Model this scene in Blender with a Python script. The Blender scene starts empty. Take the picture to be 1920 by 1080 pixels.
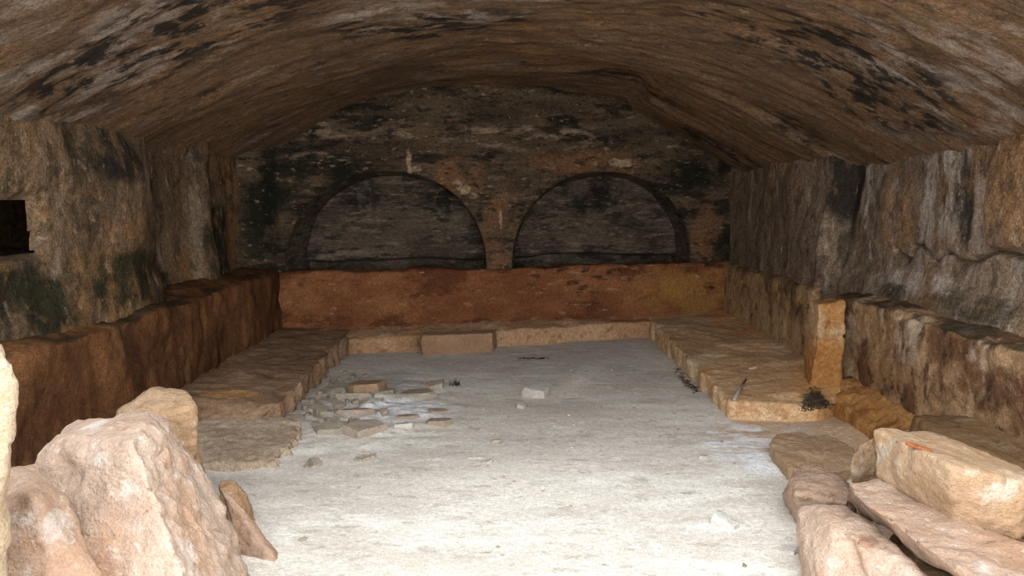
import bpy, bmesh, math, random
import numpy as np
from mathutils import Vector

# ------------------------------------------------------------------ camera, sky, exposure
sc = bpy.context.scene
F = 1350.0                      # focal length in pixels of the 1920x1080 frame
CAM_H = 1.5
PITCH = math.atan(172 / F)
cam_d = bpy.data.cameras.new('camera'); cam = bpy.data.objects.new('camera', cam_d)
sc.collection.objects.link(cam); sc.camera = cam
cam_d.sensor_width = 36.0; cam_d.lens = 36.0 * F / 1920; cam_d.clip_start = 0.02
cam.location = (0, 0, CAM_H); cam.rotation_euler = (math.pi / 2 - PITCH, 0, 0)

world = bpy.data.worlds.new('hazy_sky'); sc.world = world; world.use_nodes = True
bg = world.node_tree.nodes['Background']
bg.inputs['Color'].default_value = (0.945, 0.975, 1.0, 1); bg.inputs['Strength'].default_value = 5.9
# the only light is this open sky, coming in through the broken entrance behind the viewer
sc.view_settings.view_transform = 'Standard'; sc.view_settings.look = 'None'
sc.view_settings.gamma = 1.0; sc.view_settings.exposure = 0.0
sc.view_settings.use_curve_mapping = False
sc.cycles.max_bounces = 8; sc.cycles.diffuse_bounces = 6
sc.cycles.use_denoising = True

# ------------------------------------------------------------------ helpers
col = sc.collection
rng = random.Random(7)
_cp, _sp = math.cos(PITCH), math.sin(PITCH)
def at(px, py, Y):
    """a point of the place at distance Y seen in direction of a pixel"""
    a = (px - 960) / F; b = (540 - py) / F
    t = Y / (_cp + b * _sp)
    return Vector((a * t, Y, CAM_H + (-_sp + b * _cp) * t))
def onz(px, py, z=0.0):
    a = (px - 960) / F; b = (540 - py) / F
    t = (z - CAM_H) / (-_sp + b * _cp)
    return Vector((a * t, (_cp + b * _sp) * t, z))

def _hash(i, j, k, s):
    h = (i * 374761393 + j * 668265263 + k * 2147483647 + s * 974634777) & 0xFFFFFFFF
    h = ((h ^ (h >> 13)) * 1274126177) & 0xFFFFFFFF
    h = ((h ^ (h >> 16)) * 2246822519) & 0xFFFFFFFF
    return ((h ^ (h >> 15)) & 0xFFFFFF) / float(0xFFFFFF)
def vnoise(P, s=0):
    P = np.asarray(P, dtype=np.float64); I = np.floor(P).astype(np.int64); f = P - I
    f = f * f * f * (f * (f * 6 - 15) + 10)
    r = 0
    for a in (0, 1):
        for b in (0, 1):
            for c in (0, 1):
                w = (f[:, 0] if a else 1 - f[:, 0]) * (f[:, 1] if b else 1 - f[:, 1]) * (f[:, 2] if c else 1 - f[:, 2])
                r = r + w * _hash(I[:, 0] + a, I[:, 1] + b, I[:, 2] + c, s)
    return r * 2 - 1
def fbm(P, sc_=(1, 1, 1), oct=4, s=0, gain=0.5):
    P = np.asarray(P) * np.asarray(sc_, dtype=float); r = 0; a = 1.0
    for o in range(oct):
        r = r + a * vnoise(P * (2.03 ** o) + 17.3 * o, s + o); a *= gain
    return r
def sstep(a, b, x):
    t = np.clip((x - a) / (b - a), 0, 1); return t * t * (3 - 2 * t)
def polydist(P, line):
    """distance of points to a polyline in 3D"""
    d = np.full(len(P), 1e9); L = np.array(line, dtype=float)
    for a, b in zip(L[:-1], L[1:]):
        ab = b - a; t = np.clip(((P - a) @ ab) / (ab @ ab), 0, 1)
        d = np.minimum(d, np.linalg.norm(P - (a + t[:, None] * ab), axis=1))
    return d

def coords(me):
    c = np.empty(len(me.vertices) * 3); me.vertices.foreach_get('co', c); return c.reshape(-1, 3)
def normals(me):
    c = np.empty(len(me.vertices) * 3); me.vertices.foreach_get('normal', c); return c.reshape(-1, 3)
def setco(me, c):
    me.vertices.foreach_set('co', np.ascontiguousarray(c).ravel()); me.update()

def link(name, me, mat, parent=None):
    o = bpy.data.objects.new(name, me); col.objects.link(o)
    if mat and not me.materials: me.materials.append(mat)
    if parent: o.parent = parent
    return o
def smooth(me, on=True):
    me.polygons.foreach_set('use_smooth', np.full(len(me.polygons), on)); me.update()
def tag(o, label, cat, group=None):
    o['label'] = label; o['category'] = cat
    if group: o['group'] = group
    return o
def struct(o, label=None):
    o['kind'] = 'structure'
    if label: o['label'] = label
    return o

def grid(name, nu, nv, fn, keep=None):
    """surface from fn(U, V) -> N x 3 with U, V in 0..1"""
    U, V = np.meshgrid(np.linspace(0, 1, nu), np.linspace(0, 1, nv), indexing='ij')
    co = fn(U.ravel(), V.ravel())
    idx = np.arange(nu * nv).reshape(nu, nv)
    q = np.stack([idx[:-1, :-1], idx[1:, :-1], idx[1:, 1:], idx[:-1, 1:]], -1).reshape(-1, 4)
    if keep is not None: q = q[keep(co, q)]
    me = bpy.data.meshes.new(name); me.from_pydata(co.tolist(), [], q.tolist()); me.update()
    bm = bmesh.new(); bm.from_mesh(me)
    loose = [v for v in bm.verts if not v.link_faces]
    if loose: bmesh.ops.delete(bm, geom=loose, context='VERTS')
    bm.to_mesh(me); bm.free(); smooth(me); return me

def hull_mesh(name, pts, vox, round_=1):
    bm = bmesh.new()
    for p in pts: bm.verts.new(p)
    r = bmesh.ops.convex_hull(bm, input=bm.verts)
    bad = [e for e in set(r['geom_interior'] + r['geom_unused']) if isinstance(e, bmesh.types.BMVert) and e.is_valid]
    if bad: bmesh.ops.delete(bm, geom=bad, context='VERTS')
    bmesh.ops.recalc_face_normals(bm, faces=bm.faces)
    me = bpy.data.meshes.new(name + '_hull'); bm.to_mesh(me); bm.free()
    o = bpy.data.objects.new('tmp', me); col.objects.link(o)
    m = o.modifiers.new('r', 'REMESH'); m.mode = 'VOXEL'; m.voxel_size = vox
    if round_:
        s = o.modifiers.new('s', 'SMOOTH'); s.factor = 0.5; s.iterations = round_
    dg = bpy.context.evaluated_depsgraph_get()
    out = bpy.data.meshes.new_from_object(o.evaluated_get(dg)); out.name = name
    bpy.data.objects.remove(o); bpy.data.meshes.remove(me)
    return out
def rocky(me, amp=0.02, freq=4, seed=0, strata=0.0, strata_dir=(0, 0, 1), strata_f=14, fine=0.25, extra=None):
    c = coords(me); n = normals(me)
    d = amp * fbm(c, (freq,) * 3, 4, seed) + amp * fine * fbm(c, (freq * 7,) * 3, 3, seed + 9)
    d -= amp * 0.9 * np.clip(np.abs(fbm(c, (freq * .8,) * 3, 3, seed + 31)) * -4 + 0.55, 0, 1)      # broken scars
    if strata:
        sd = np.array(strata_dir, dtype=float); sd /= np.linalg.norm(sd)
        h = (c @ sd) * strata_f + 0.8 * fbm(c, (2.5,) * 3, 2, seed + 5)
        d += strata * (np.abs((h % 1.0) - 0.5) * 2 - 0.5) * (1 - np.abs(n @ sd))
    if extra is not None: d = d + extra(c, n)
    setco(me, c + n * d[:, None]); smooth(me); return me
def block(name, pts, mat, vox=0.02, round_=1, parent=None, **kw):
    return link(name, rocky(hull_mesh(name, pts, vox, round_), **kw), mat, parent)
def prism(foot, z0, z1):
    """points of a block from a plan outline; z0, z1 numbers or one per corner"""
    n = len(foot); z0 = [z0] * n if np.isscalar(z0) else z0; z1 = [z1] * n if np.isscalar(z1) else z1
    return [(x, y, z) for (x, y), z in zip(foot, z0)] + [(x, y, z) for (x, y), z in zip(foot, z1)]

# ------------------------------------------------------------------ materials
class NG:
    def __init__(s, name):
        s.m = bpy.data.materials.new(name); s.m.use_nodes = True
        s.t = s.m.node_tree; s.b = s.t.nodes['Principled BSDF']; s.l = s.t.links
        s.b.inputs['Roughness'].default_value = 0.92; s.b.inputs['Specular IOR Level'].default_value = 0.12
        g = s.t.nodes.new('ShaderNodeNewGeometry'); s.pos = g.outputs['Position']; s.nrm = g.outputs['Normal']
        s.k = 0
    def n(s, t, **kw):
        x = s.t.nodes.new(t)
        for k, v in kw.items(): setattr(x, k, v)
        return x
    def put(s, sock, v):
        if isinstance(v, bpy.types.NodeSocket): s.l.new(v, sock)
        else: sock.default_value = v
    def math(s, op, a, b=0.0, c=None, clamp=False):
        x = s.n('ShaderNodeMath', operation=op, use_clamp=clamp); s.put(x.inputs[0], a); s.put(x.inputs[1], b)
        if c is not None: s.put(x.inputs[2], c)
        return x.outputs[0]
    def vscale(s, v, sc3, off=(0, 0, 0)):
        x = s.n('ShaderNodeVectorMath', operation='MULTIPLY_ADD'); s.put(x.inputs[0], v)
        x.inputs[1].default_value = sc3; x.inputs[2].default_value = off; return x.outputs[0]
    def noise(s, sc3, det=5, rough=0.6, dist=0.0):
        s.k += 1
        x = s.n('ShaderNodeTexNoise'); x.inputs['Scale'].default_value = 1.0
        x.inputs['Detail'].default_value = det; x.inputs['Roughness'].default_value = rough; x.inputs['Distortion'].default_value = dist
        s.l.new(s.vscale(s.pos, sc3, (s.k * 5.17, s.k * 3.31, s.k * 7.73)), x.inputs['Vector']); return x.outputs['Fac']
    def smooth(s, v, lo, hi):
        x = s.n('ShaderNodeMapRange', interpolation_type='SMOOTHSTEP'); s.put(x.inputs[0], v)
        x.inputs[1].default_value = lo; x.inputs[2].default_value = hi; return x.outputs[0]
    def blob(s, c, r, rag=0.5):
        """ragged ellipsoid patch mask"""
        x = s.n('ShaderNodeVectorMath', operation='SUBTRACT'); s.l.new(s.pos, x.inputs[0]); x.inputs[1].default_value = c
        y = s.n('ShaderNodeVectorMath', operation='DIVIDE'); s.l.new(x.outputs[0], y.inputs[0]); y.inputs[1].default_value = r
        z = s.n('ShaderNodeVectorMath', operation='LENGTH'); s.l.new(y.outputs[0], z.inputs[0])
        m = min(r); w = s.noise((1.1 / max(r[0], .12), 1.1 / max(r[1], .12), 1.1 / max(r[2], .12)), 7, 0.7)
        d = s.math('ADD', z.outputs['Value'], s.math('MULTIPLY_ADD', w, 2.6 * rag, -1.3 * rag))
        return s.math('SUBTRACT', 1.0, s.smooth(d, 0.6, 1.1))
    def mix(s, a, b, f):
        x = s.n('ShaderNodeMix', data_type='RGBA'); s.put(x.inputs[0], f)
        for i, v in ((6, a), (7, b)):
            if isinstance(v, tuple): v = (*v, 1)
            s.put(x.inputs[i], v)
        return x.outputs[2]
    def layer(s, c, colr, sc3, lo, hi, amt=1.0, det=6, rough=0.62, blobs=None, zr=None, nz=None, rag=0.5, dist=0.0):
        f = s.smooth(s.noise(sc3, det, rough, dist), lo, hi) if sc3 else 1.0
        if blobs:
            b = None
            for cc, rr in blobs:
                v = s.blob(cc, rr, rag); b = v if b is None else s.math('MAXIMUM', b, v)
            f = s.math('MULTIPLY', f, b)
        if zr:
            x = s.n('ShaderNodeSeparateXYZ'); s.l.new(s.pos, x.inputs[0])
            h = s.math('ADD', x.outputs[2], s.math('MULTIPLY_ADD', s.noise((3, 3, 3), 5), zr[2], -zr[2] / 2))
            f = s.math('MULTIPLY', f, s.smooth(h, zr[0], zr[1]))
        if nz:
            x = s.n('ShaderNodeSeparateXYZ'); s.l.new(s.nrm, x.inputs[0]); f = s.math('MULTIPLY', f, s.smooth(x.outputs[2], nz[0], nz[1]))
        return s.mix(c, colr, s.math('MULTIPLY', f, amt, clamp=True))
    def done(s, c, bumps, grain=(1, 1, 1), ga=.55):
        for k, lo, hi, a in ((34, .30, .70, ga * .7), (110, .28, .72, ga * 1.2)):
            v = s.math('MULTIPLY_ADD', s.smooth(s.noise(tuple(k * q for q in grain), 4, .7), lo, hi), a, 1 - a * .55)
            x = s.n('ShaderNodeMix', data_type='RGBA', blend_type='MULTIPLY'); x.inputs[0].default_value = 1.0
            s.put(x.inputs[6], c if not isinstance(c, tuple) else (*c, 1)); s.l.new(v, x.inputs[7]); c = x.outputs[2]
        s.put(s.b.inputs['Base Color'], c)
        prev = None
        for sc3, st, dist in bumps:
            b = s.n('ShaderNodeBump'); b.inputs['Strength'].default_value = st; b.inputs['Distance'].default_value = dist
            s.l.new(s.noise(sc3, 6, 0.65), b.inputs['Height'])
            if prev: s.l.new(prev, b.inputs['Normal'])
            prev = b.outputs['Normal']
        if prev: s.l.new(prev, s.b.inputs['Normal'])
        return s.m
SAT = [1.0, 1.0]
def srgb(r, g, b):
    m = .3 * r + .6 * g + .1 * b; r, g, b = ((m + (v - m) * SAT[0]) * SAT[1] for v in (r, g, b))
    return tuple(((v / 255) / 12.92 if v / 255 <= 0.04045 else ((v / 255 + 0.055) / 1.055) ** 2.4) for v in (r, g, b))

M = {}
# ceiling: tan-brown vault, tooled across, soot and grey lichen towards the entrance
SAT[:] = [0.82, 0.84]
g = NG('vault_rock')
c = g.mix(srgb(150, 112, 76), srgb(124, 94, 68), g.smooth(g.noise((.9, 1.4, 1.4), 4), .35, .65))
c = g.layer(c, srgb(170, 118, 68), (.7, 1.3, 1.3), .52, .72, .7)
c = g.layer(c, srgb(156, 138, 122), (1.6, 3.4, 3.4), .55, .70, .65)
c = g.layer(c, srgb(84, 64, 48), (2.4, 7.5, 7.5), .56, .68, .6)
c = g.layer(c, srgb(45, 39, 34), (2.6, 6.5, 6.5), .61, .70, .75)
c = g.layer(c, srgb(52, 42, 33), (2.5, 6, 6), .42, .56, .9, rag=.8, blobs=[((.9, 6.7, 2.4), (.8, .25, .4)), ((2.0, 7.4, 2.0), (.6, .3, .4)), ((2.3, 5.6, 2.1), (.35, .3, .3))])
c = g.layer(c, srgb(178, 158, 142), (2.5, 6, 6), .46, .60, .8, blobs=[((-1.9, 3.6, 2.1), (1.0, .8, .6)), ((2.2, 3.5, 2.2), (.8, .8, .6)), ((-.4, 4.3, 2.5), (.8, .5, .5))])
c = g.layer(c, srgb(36, 32, 29), (3.5, 8, 8), .48, .57, .9, blobs=[((-1.6, 3.7, 2.2), (1.1, .6, .6)), ((1.7, 4.0, 2.3), (1.0, .6, .6)), ((-.5, 4.6, 2.5), (.7, .4, .5)), ((2.2, 4.3, 2.1), (.6, .5, .4))])
c = g.layer(c, srgb(58, 47, 38), (9, 20, 20), .57, .65, .55)
c = g.layer(c, srgb(186, 160, 130), (12, 24, 24), .61, .68, .5)
M['vault'] = g.done(c, [((12, 28, 28), .6, .03), ((60, 85, 85), .6, .012)], (.55, 1.2, 1.2), .7)

# back wall: sooty, strata lying flat
SAT[:] = [0.9, 1.06]
g = NG('sooty_back_wall')
c = g.mix(srgb(98, 80, 60), srgb(72, 60, 46), g.smooth(g.noise((1.2, 1.2, 4), 5), .38, .62))
c = g.layer(c, srgb(130, 108, 88), (2.5, 2.5, 14), .55, .68, .6)
c = g.layer(c, srgb(38, 33, 26), (1.6, 1.6, 7), .50, .60, .85)
c = g.layer(c, srgb(34, 36, 24), (2.2, 2.2, 2.2), .40, .55, .95, blobs=[((-2.3, 7.1, 1.2), (.32, .5, .9)), ((-1.9, 7.2, 1.9), (.7, .5, .35)), ((2.0, 8, 1.75), (.5, .5, .22)), ((2.35, 8.1, .85), (.25, .4, .35))])
c = g.layer(c, srgb(124, 88, 58), (2, 2, 2), .34, .55, .85, blobs=[((-.12, 7.6, 1.1), (.22, .4, .5)), ((.75, 7.8, 1.85), (.85, .4, .17)), ((-.55, 7.5, 1.7), (.3, .4, .25)), ((2.2, 8.1, 1.1), (.2, .4, .35))])
c = g.layer(c, srgb(176, 150, 122), (9, 9, 9), .30, .55, .8, blobs=[((-.56, 7.55, 1.62), (.05, .3, .06)), ((-.49, 7.55, 1.56), (.07, .3, .05)), ((-.40, 7.55, 1.50), (.06, .3, .04)), ((-1.05, 7.45, 1.83), (.03, .3, .11)), ((-.98, 7.45, 1.76), (.05, .3, .04)), ((-.12, 7.6, 1.28), (.018, .3, .12)), ((1.2, 7.9, 1.86), (.14, .3, .05))], rag=1.1)
c = g.layer(c, srgb(150, 128, 106), (3, 3, 10), .50, .60, .75, blobs=[((-1.5, 7.3, 2.15), (.7, .4, .12)), ((-1.9, 7.3, 1.85), (.3, .4, .12)), ((.2, 7.6, 2.1), (1.1, .4, .15))])
c = g.layer(c, srgb(30, 27, 22), (8, 8, 18), .55, .63, .65)
c = g.layer(c, srgb(156, 134, 110), (11, 11, 26), .60, .67, .6)
M['back'] = g.done(c, [((9, 9, 24), .6, .03), ((55, 55, 80), .6, .012)], (.7, .7, 1.4), .8)
g = NG('niche_rock')
c = g.mix(srgb(100, 86, 72), srgb(78, 66, 54), g.smooth(g.noise((1.5, 1.5, 3), 4), .4, .6))
c = g.layer(c, srgb(136, 118, 100), (3, 3, 17), .54, .64, .6, dist=.5)
c = g.layer(c, srgb(42, 38, 33), (3.5, 3.5, 12), .52, .62, .75)
c = g.layer(c, srgb(34, 34, 28), (5, 5, 5), .40, .55, .85, rag=.8, blobs=[((1.0, 8.4, 1.5), (.5, .6, .2)), ((-1.65, 8.0, 1.5), (.3, .6, .16)), ((-.75, 8.1, 1.45), (.3, .6, .15))])
c = g.layer(c, srgb(150, 130, 110), (8, 8, 34), .60, .66, .55, dist=.6)
M['niche'] = g.done(c, [((6, 6, 30), .7, .03), ((45, 45, 70), .5, .01)], (.5, .5, 1.5), .8)

# kerb of the back tombs: red-brown to ochre
SAT[:] = [0.86, 0.87]
g = NG('red_ochre_kerb')
c = g.mix(srgb(172, 108, 64), srgb(146, 86, 50), g.smooth(g.noise((1.1, 1.1, 2.5), 4), .4, .6))
c = g.layer(c, srgb(104, 54, 28), (1.6, 1.6, 4), .50, .62, .75)
c = g.layer(c, srgb(190, 134, 62), (1.5, 1.5, 3), .35, .55, .8, blobs=[((1.9, 8, .4), (.7, .6, .3))])
c = g.layer(c, srgb(60, 40, 26), (5, 5, 12), .55, .64, .8, blobs=[((.8, 7.7, .6), (.8, .6, .22)), ((2.2, 8, .6), (.3, .5, .25))])
c = g.layer(c, srgb(200, 160, 120), (6, 6, 20), .60, .66, .5)
M['kerb'] = g.done(c, [((10, 10, 22), .5, .02), ((60, 60, 60), .4, .008)])

# side walls
SAT[:] = [0.74, 0.9]
g = NG('right_wall_plaster')
c = g.mix(srgb(150, 122, 94), srgb(122, 98, 76), g.smooth(g.noise((2, 2, 1), 5), .38, .62))
c = g.layer(c, srgb(152, 104, 58), (1.5, 1.5, .8), .50, .64, .75)
c = g.layer(c, srgb(182, 160, 140), (5, 5, 1.3), .55, .66, .75)
c = g.layer(c, srgb(70, 54, 42), (4, 4, 1.6), .56, .66, .7)
c = g.layer(c, srgb(196, 176, 158), (7, 7, 2), .44, .58, .85, blobs=[((2.65, 4.45, 1.55), (.4, .36, .4)), ((2.6, 5.4, 1.6), (.35, .16, .4)), ((2.6, 4.6, .95), (.35, .5, .08))])
c = g.layer(c, srgb(42, 36, 30), (3, 3, 1.2), .38, .52, .92, blobs=[((2.6, 5.65, 1.6), (.3, .16, .45)), ((2.6, 5.0, 2.05), (.35, .3, .2)), ((2.6, 4.1, 1.95), (.35, .3, .2)), ((2.65, 4.25, 1.45), (.3, .1, .4))])
c = g.layer(c, srgb(172, 118, 66), (2, 2, 2), .32, .5, .6, rag=.8, blobs=[((2.65, 3.6, 1.6), (.35, .36, .42)), ((2.65, 5.0, 1.35), (.35, .26, .4))])
c = g.layer(c, srgb(60, 58, 36), (4, 4, 4), .40, .55, .7, rag=.8, blobs=[((2.6, 4.0, .88), (.3, .4, .1)), ((2.6, 4.9, .85), (.3, .25, .07))])
c = g.layer(c, srgb(74, 56, 42), (9, 9, 6), .55, .64, .55)
c = g.layer(c, srgb(168, 120, 72), (6, 6, 4), .56, .66, .45)
c = g.layer(c, srgb(200, 180, 160), (15, 15, 8), .61, .68, .5)
M['right'] = g.done(c, [((14, 14, 12), .6, .03), ((60, 60, 60), .6, .012)], (1, 1, .8), .75)
SAT[:] = [0.82, 0.82]
g = NG('left_wall_plaster')
c = g.mix(srgb(150, 118, 84), srgb(116, 90, 64), g.smooth(g.noise((2, 2, 1), 5), .38, .62))
c = g.layer(c, srgb(166, 116, 64), (1.5, 1.5, 1), .50, .64, .7)
c = g.layer(c, srgb(176, 150, 122), (5, 5, 1.5), .56, .66, .7)
c = g.layer(c, srgb(66, 56, 40), (4, 4, 1.4), .53, .64, .75)
c = g.layer(c, srgb(44, 46, 26), (3.5, 3.5, 2.5), .36, .54, .92, blobs=[((-2.5, 3.6, .95), (.35, .6, .28)), ((-2.5, 4.5, 1.0), (.35, .5, .25)), ((-2.5, 6.3, 1.1), (.35, .4, .5)), ((-2.5, 5.2, .9), (.35, .6, .15))])
c = g.layer(c, srgb(52, 48, 42), (3, 3, 2), .36, .52, .9, blobs=[((-2.5, 4.45, 1.75), (.35, .36, .2))])
c = g.layer(c, srgb(192, 160, 122), (9, 9, 6), .62, .68, .5)
c = g.layer(c, srgb(64, 50, 34), (8, 8, 5), .53, .62, .6)
c = g.layer(c, srgb(182, 128, 74), (6, 6, 4), .56, .66, .5)
c = g.layer(c, srgb(196, 168, 134), (14, 14, 8), .61, .68, .5)
M['left'] = g.done(c, [((14, 14, 11), .6, .03), ((60, 60, 60), .6, .012)], (1, 1, .8), .75)

SAT[:] = [0.9, 0.95]
def bench_mat(name, a, b, layers, bump):
    g = NG(name); c = g.mix(srgb(*a), srgb(*b), g.smooth(g.noise((2, 2, 2), 5), .38, .62))
    for kw in layers: c = g.layer(c, **kw)
    return g.done(c, bump)
SAT[:] = [.85, .74]
M['lkerb'] = bench_mat('rust_brown_kerb', (158, 100, 54), (128, 80, 44), [
    dict(colr=srgb(84, 50, 28), sc3=(3, 3, 2), lo=.52, hi=.64, amt=.7),
    dict(colr=srgb(176, 124, 72), sc3=(4, 4, 1.5), lo=.56, hi=.66, amt=.6),
    dict(colr=srgb(56, 50, 32), sc3=(3, 3, 3), lo=.46, hi=.58, amt=.7, nz=(.45, .85))],
    [((14, 14, 7), .6, .03), ((60, 60, 60), .4, .008)])
SAT[:] = [.8, .88]
M['rkerb'] = bench_mat('stained_tan_kerb', (186, 144, 100), (160, 118, 76), [
    dict(colr=srgb(104, 62, 36), sc3=(3, 3, 3), lo=.46, hi=.58, amt=.8),
    dict(colr=srgb(70, 44, 28), sc3=(7, 7, 5), lo=.55, hi=.63, amt=.75),
    dict(colr=srgb(204, 176, 146), sc3=(5, 5, 3), lo=.52, hi=.62, amt=.8, zr=(.42, .62, .15)),
    dict(colr=srgb(70, 62, 42), sc3=(4, 4, 4), lo=.45, hi=.55, amt=.8, nz=(.5, .9))],
    [((12, 12, 12), .6, .03), ((60, 60, 60), .4, .008)])
SAT[:] = [.78, .92]
M['rkerb2'] = bench_mat('ochre_kerb', (194, 150, 100), (172, 126, 80), [
    dict(colr=srgb(96, 68, 44), sc3=(2.5, 2.5, 1.5), lo=.42, hi=.56, amt=.85, zr=(.38, .60, .2)),
    dict(colr=srgb(60, 40, 22), sc3=(12, 12, 9), lo=.58, hi=.64, amt=.7),
    dict(colr=srgb(208, 164, 92), sc3=(4, 4, 4), lo=.5, hi=.62, amt=.6)],
    [((14, 14, 10), .6, .03), ((60, 60, 60), .4, .008)])
SAT[:] = [.8, .88]
M['post'] = bench_mat('amber_post', (206, 146, 76), (188, 120, 54), [
    dict(colr=srgb(150, 84, 34), sc3=(6, 6, 4), lo=.52, hi=.64, amt=.7),
    dict(colr=srgb(212, 176, 128), sc3=(5, 5, 3), lo=.48, hi=.6, amt=.7, zr=(.42, .55, .1)),
    dict(colr=srgb(58, 58, 30), sc3=(5, 5, 3), lo=.40, hi=.52, amt=.85, blobs=[((2.45, 5.1, .4), (.09, .3, .5))])],
    [((18, 18, 14), .5, .02), ((70, 70, 70), .4, .006)])
SAT[:] = [.9, 1.06]
M['rpod'] = bench_mat('dusty_tan_bench', (196, 158, 116), (178, 138, 98), [
    dict(colr=srgb(206, 182, 150), sc3=(1.2, 2.5, 2), lo=.50, hi=.64, amt=.6),
    dict(colr=srgb(150, 104, 62), sc3=(2.5, 5, 3), lo=.56, hi=.66, amt=.6),
    dict(colr=srgb(204, 144, 74), sc3=(2, 2, 2), lo=.35, hi=.55, amt=.75, blobs=[((2.3, 4.7, .1), (.35, 1.0, .3)), ((2.3, 7.3, .2), (.3, .8, .2))])],
    [((10, 22, 16), .5, .02), ((70, 70, 70), .4, .006)])
SAT[:] = [.85, .93]
M['lpod'] = bench_mat('dusty_brown_bench', (168, 132, 100), (146, 112, 84), [
    dict(colr=srgb(116, 80, 52), sc3=(2, 3, 2), lo=.50, hi=.64, amt=.65),
    dict(colr=srgb(204, 146, 88), sc3=None, lo=0, hi=1, amt=.85, blobs=[((-1.88, 4.72, .18), (.22, .12, .12))])],
    [((10, 20, 12), .5, .02), ((70, 70, 70), .4, .006)])

SAT[:] = [.85, .98]
M['lowslab'] = bench_mat('dust_covered_bedrock', (186, 164, 138), (168, 144, 118), [], [((10, 20, 12), .4, .02), ((70, 70, 70), .4, .006)])
M['step'] = bench_mat('tan_step', (196, 152, 112), (176, 130, 90), [
    dict(colr=srgb(130, 90, 58), sc3=(14, 14, 14), lo=.56, hi=.64, amt=.6)], [((14, 14, 14), .6, .02), ((70, 70, 70), .4, .006)])
# floor: pale trodden dust
SAT[:] = [0.9, 1.06]
g = NG('pale_dust')
c = g.mix(srgb(208, 201, 190), srgb(192, 184, 172), g.smooth(g.noise((1.0, 2.2, 1), 5), .36, .64))
c = g.layer(c, srgb(220, 215, 206), (1.5, 4, 2), .5, .66, .7)
c = g.layer(c, srgb(176, 166, 152), (3, 9, 3), .57, .66, .5)
c = g.layer(c, srgb(186, 150, 112), (1.4, 2.5, 1), .25, .5, .85, blobs=[((2.0, 4.4, 0), (.75, .55, .4)), ((2.1, 3.2, 0), (.6, 1.0, .4))])
c = g.layer(c, srgb(168, 162, 154), (2, 4, 2), .3, .5, .75, blobs=[((-1.1, 5.2, 0), (.6, .8, .3))])
c = g.layer(c, srgb(226, 228, 232), (3, 8, 3), .46, .58, .85, blobs=[((1.45, 4.15, 0), (.32, .55, .3)), ((-.75, 4.9, 0), (.4, .35, .3))])
c = g.layer(c, srgb(156, 146, 132), (7, 15, 7), .57, .66, .55)
c = g.layer(c, srgb(226, 220, 208), (9, 16, 9), .58, .66, .6)
c = g.layer(c, srgb(120, 106, 90), (16, 28, 16), .65, .70, .7)
M['floor'] = g.done(c, [((10, 14, 10), .14, .02), ((45, 60, 45), .4, .01), ((150, 160, 150), .4, .004)], (1, 1.4, 1), .4)

SAT[:] = [0.85, 0.86]
def stone_mat(name, a, b, pale, dark, warm, warm_amt=.5):
    g = NG(name); c = g.mix(srgb(*a), srgb(*b), g.smooth(g.noise((3, 3, 3), 5), .36, .64))
    c = g.layer(c, srgb(*warm), (2.2, 2.2, 2.2), .50, .66, warm_amt)
    c = g.layer(c, srgb(*pale), (4, 4, 5), .56, .68, .8)
    c = g.layer(c, srgb(*pale), (24, 24, 24), .60, .68, .6)
    c = g.layer(c, srgb(*dark), (11, 11, 17), .66, .72, .7)
    c = g.layer(c, srgb(*dark), (5, 5, 9), .63, .68, .55, dist=.8)
    return g.done(c, [((12, 12, 15), .85, .03), ((60, 60, 60), .7, .012), ((170, 170, 170), .3, .004)], ga=.24)
M['pink'] = stone_mat('pink_sandstone', (220, 190, 166), (206, 172, 146), (236, 224, 212), (150, 92, 60), (220, 160, 116))
M['pink2'] = stone_mat('flesh_sandstone', (206, 172, 146), (194, 156, 128), (226, 212, 198), (140, 96, 70), (204, 152, 112))
M['gold'] = stone_mat('golden_sandstone', (208, 172, 134), (196, 156, 116), (222, 206, 184), (128, 88, 58), (206, 160, 112), .6)
M['cream'] = stone_mat('cream_sandstone', (210, 186, 154), (198, 170, 136), (222, 206, 186), (150, 110, 76), (214, 172, 120), .4)
M['tan'] = stone_mat('tan_sandstone', (196, 158, 120), (178, 140, 104), (214, 192, 166), (118, 84, 58), (190, 140, 94))
M['rubp'] = stone_mat('pinkish_rubble', (204, 184, 164), (192, 168, 146), (214, 204, 192), (130, 104, 84), (204, 166, 136), .4)
M['rub'] = stone_mat('dusty_rubble', (198, 182, 160), (182, 164, 142), (208, 198, 186), (120, 98, 78), (190, 154, 120), .35)
M['white'] = stone_mat('white_chip', (228, 220, 208), (214, 204, 190), (240, 236, 228), (170, 150, 130), (222, 200, 176), .3)
M['brownblock'] = stone_mat('brown_block', (206, 160, 122), (190, 142, 104), (214, 180, 146), (110, 76, 50), (180, 124, 80))
M['brownslab'] = stone_mat('brown_slab', (158, 122, 82), (136, 100, 66), (176, 150, 118), (96, 68, 44), (164, 116, 66))
SAT[:] = [.9, .8]
M['terra'] = bench_mat('terracotta', (186, 106, 66), (170, 92, 56), [], [((60, 60, 60), .3, .004)])
M['stick'] = bench_mat('weathered_wood', (190, 178, 160), (160, 146, 128), [], [((60, 60, 60), .3, .003)])
M['twig'] = bench_mat('dark_twigs', (104, 84, 64), (74, 58, 44), [], [])

# ------------------------------------------------------------------ the shell
def YB(x): return 7.65 + 0.2 * x          # face of the back wall
def YS(x): return 7.20 + 0.25 * x         # front of the step before it

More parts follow.
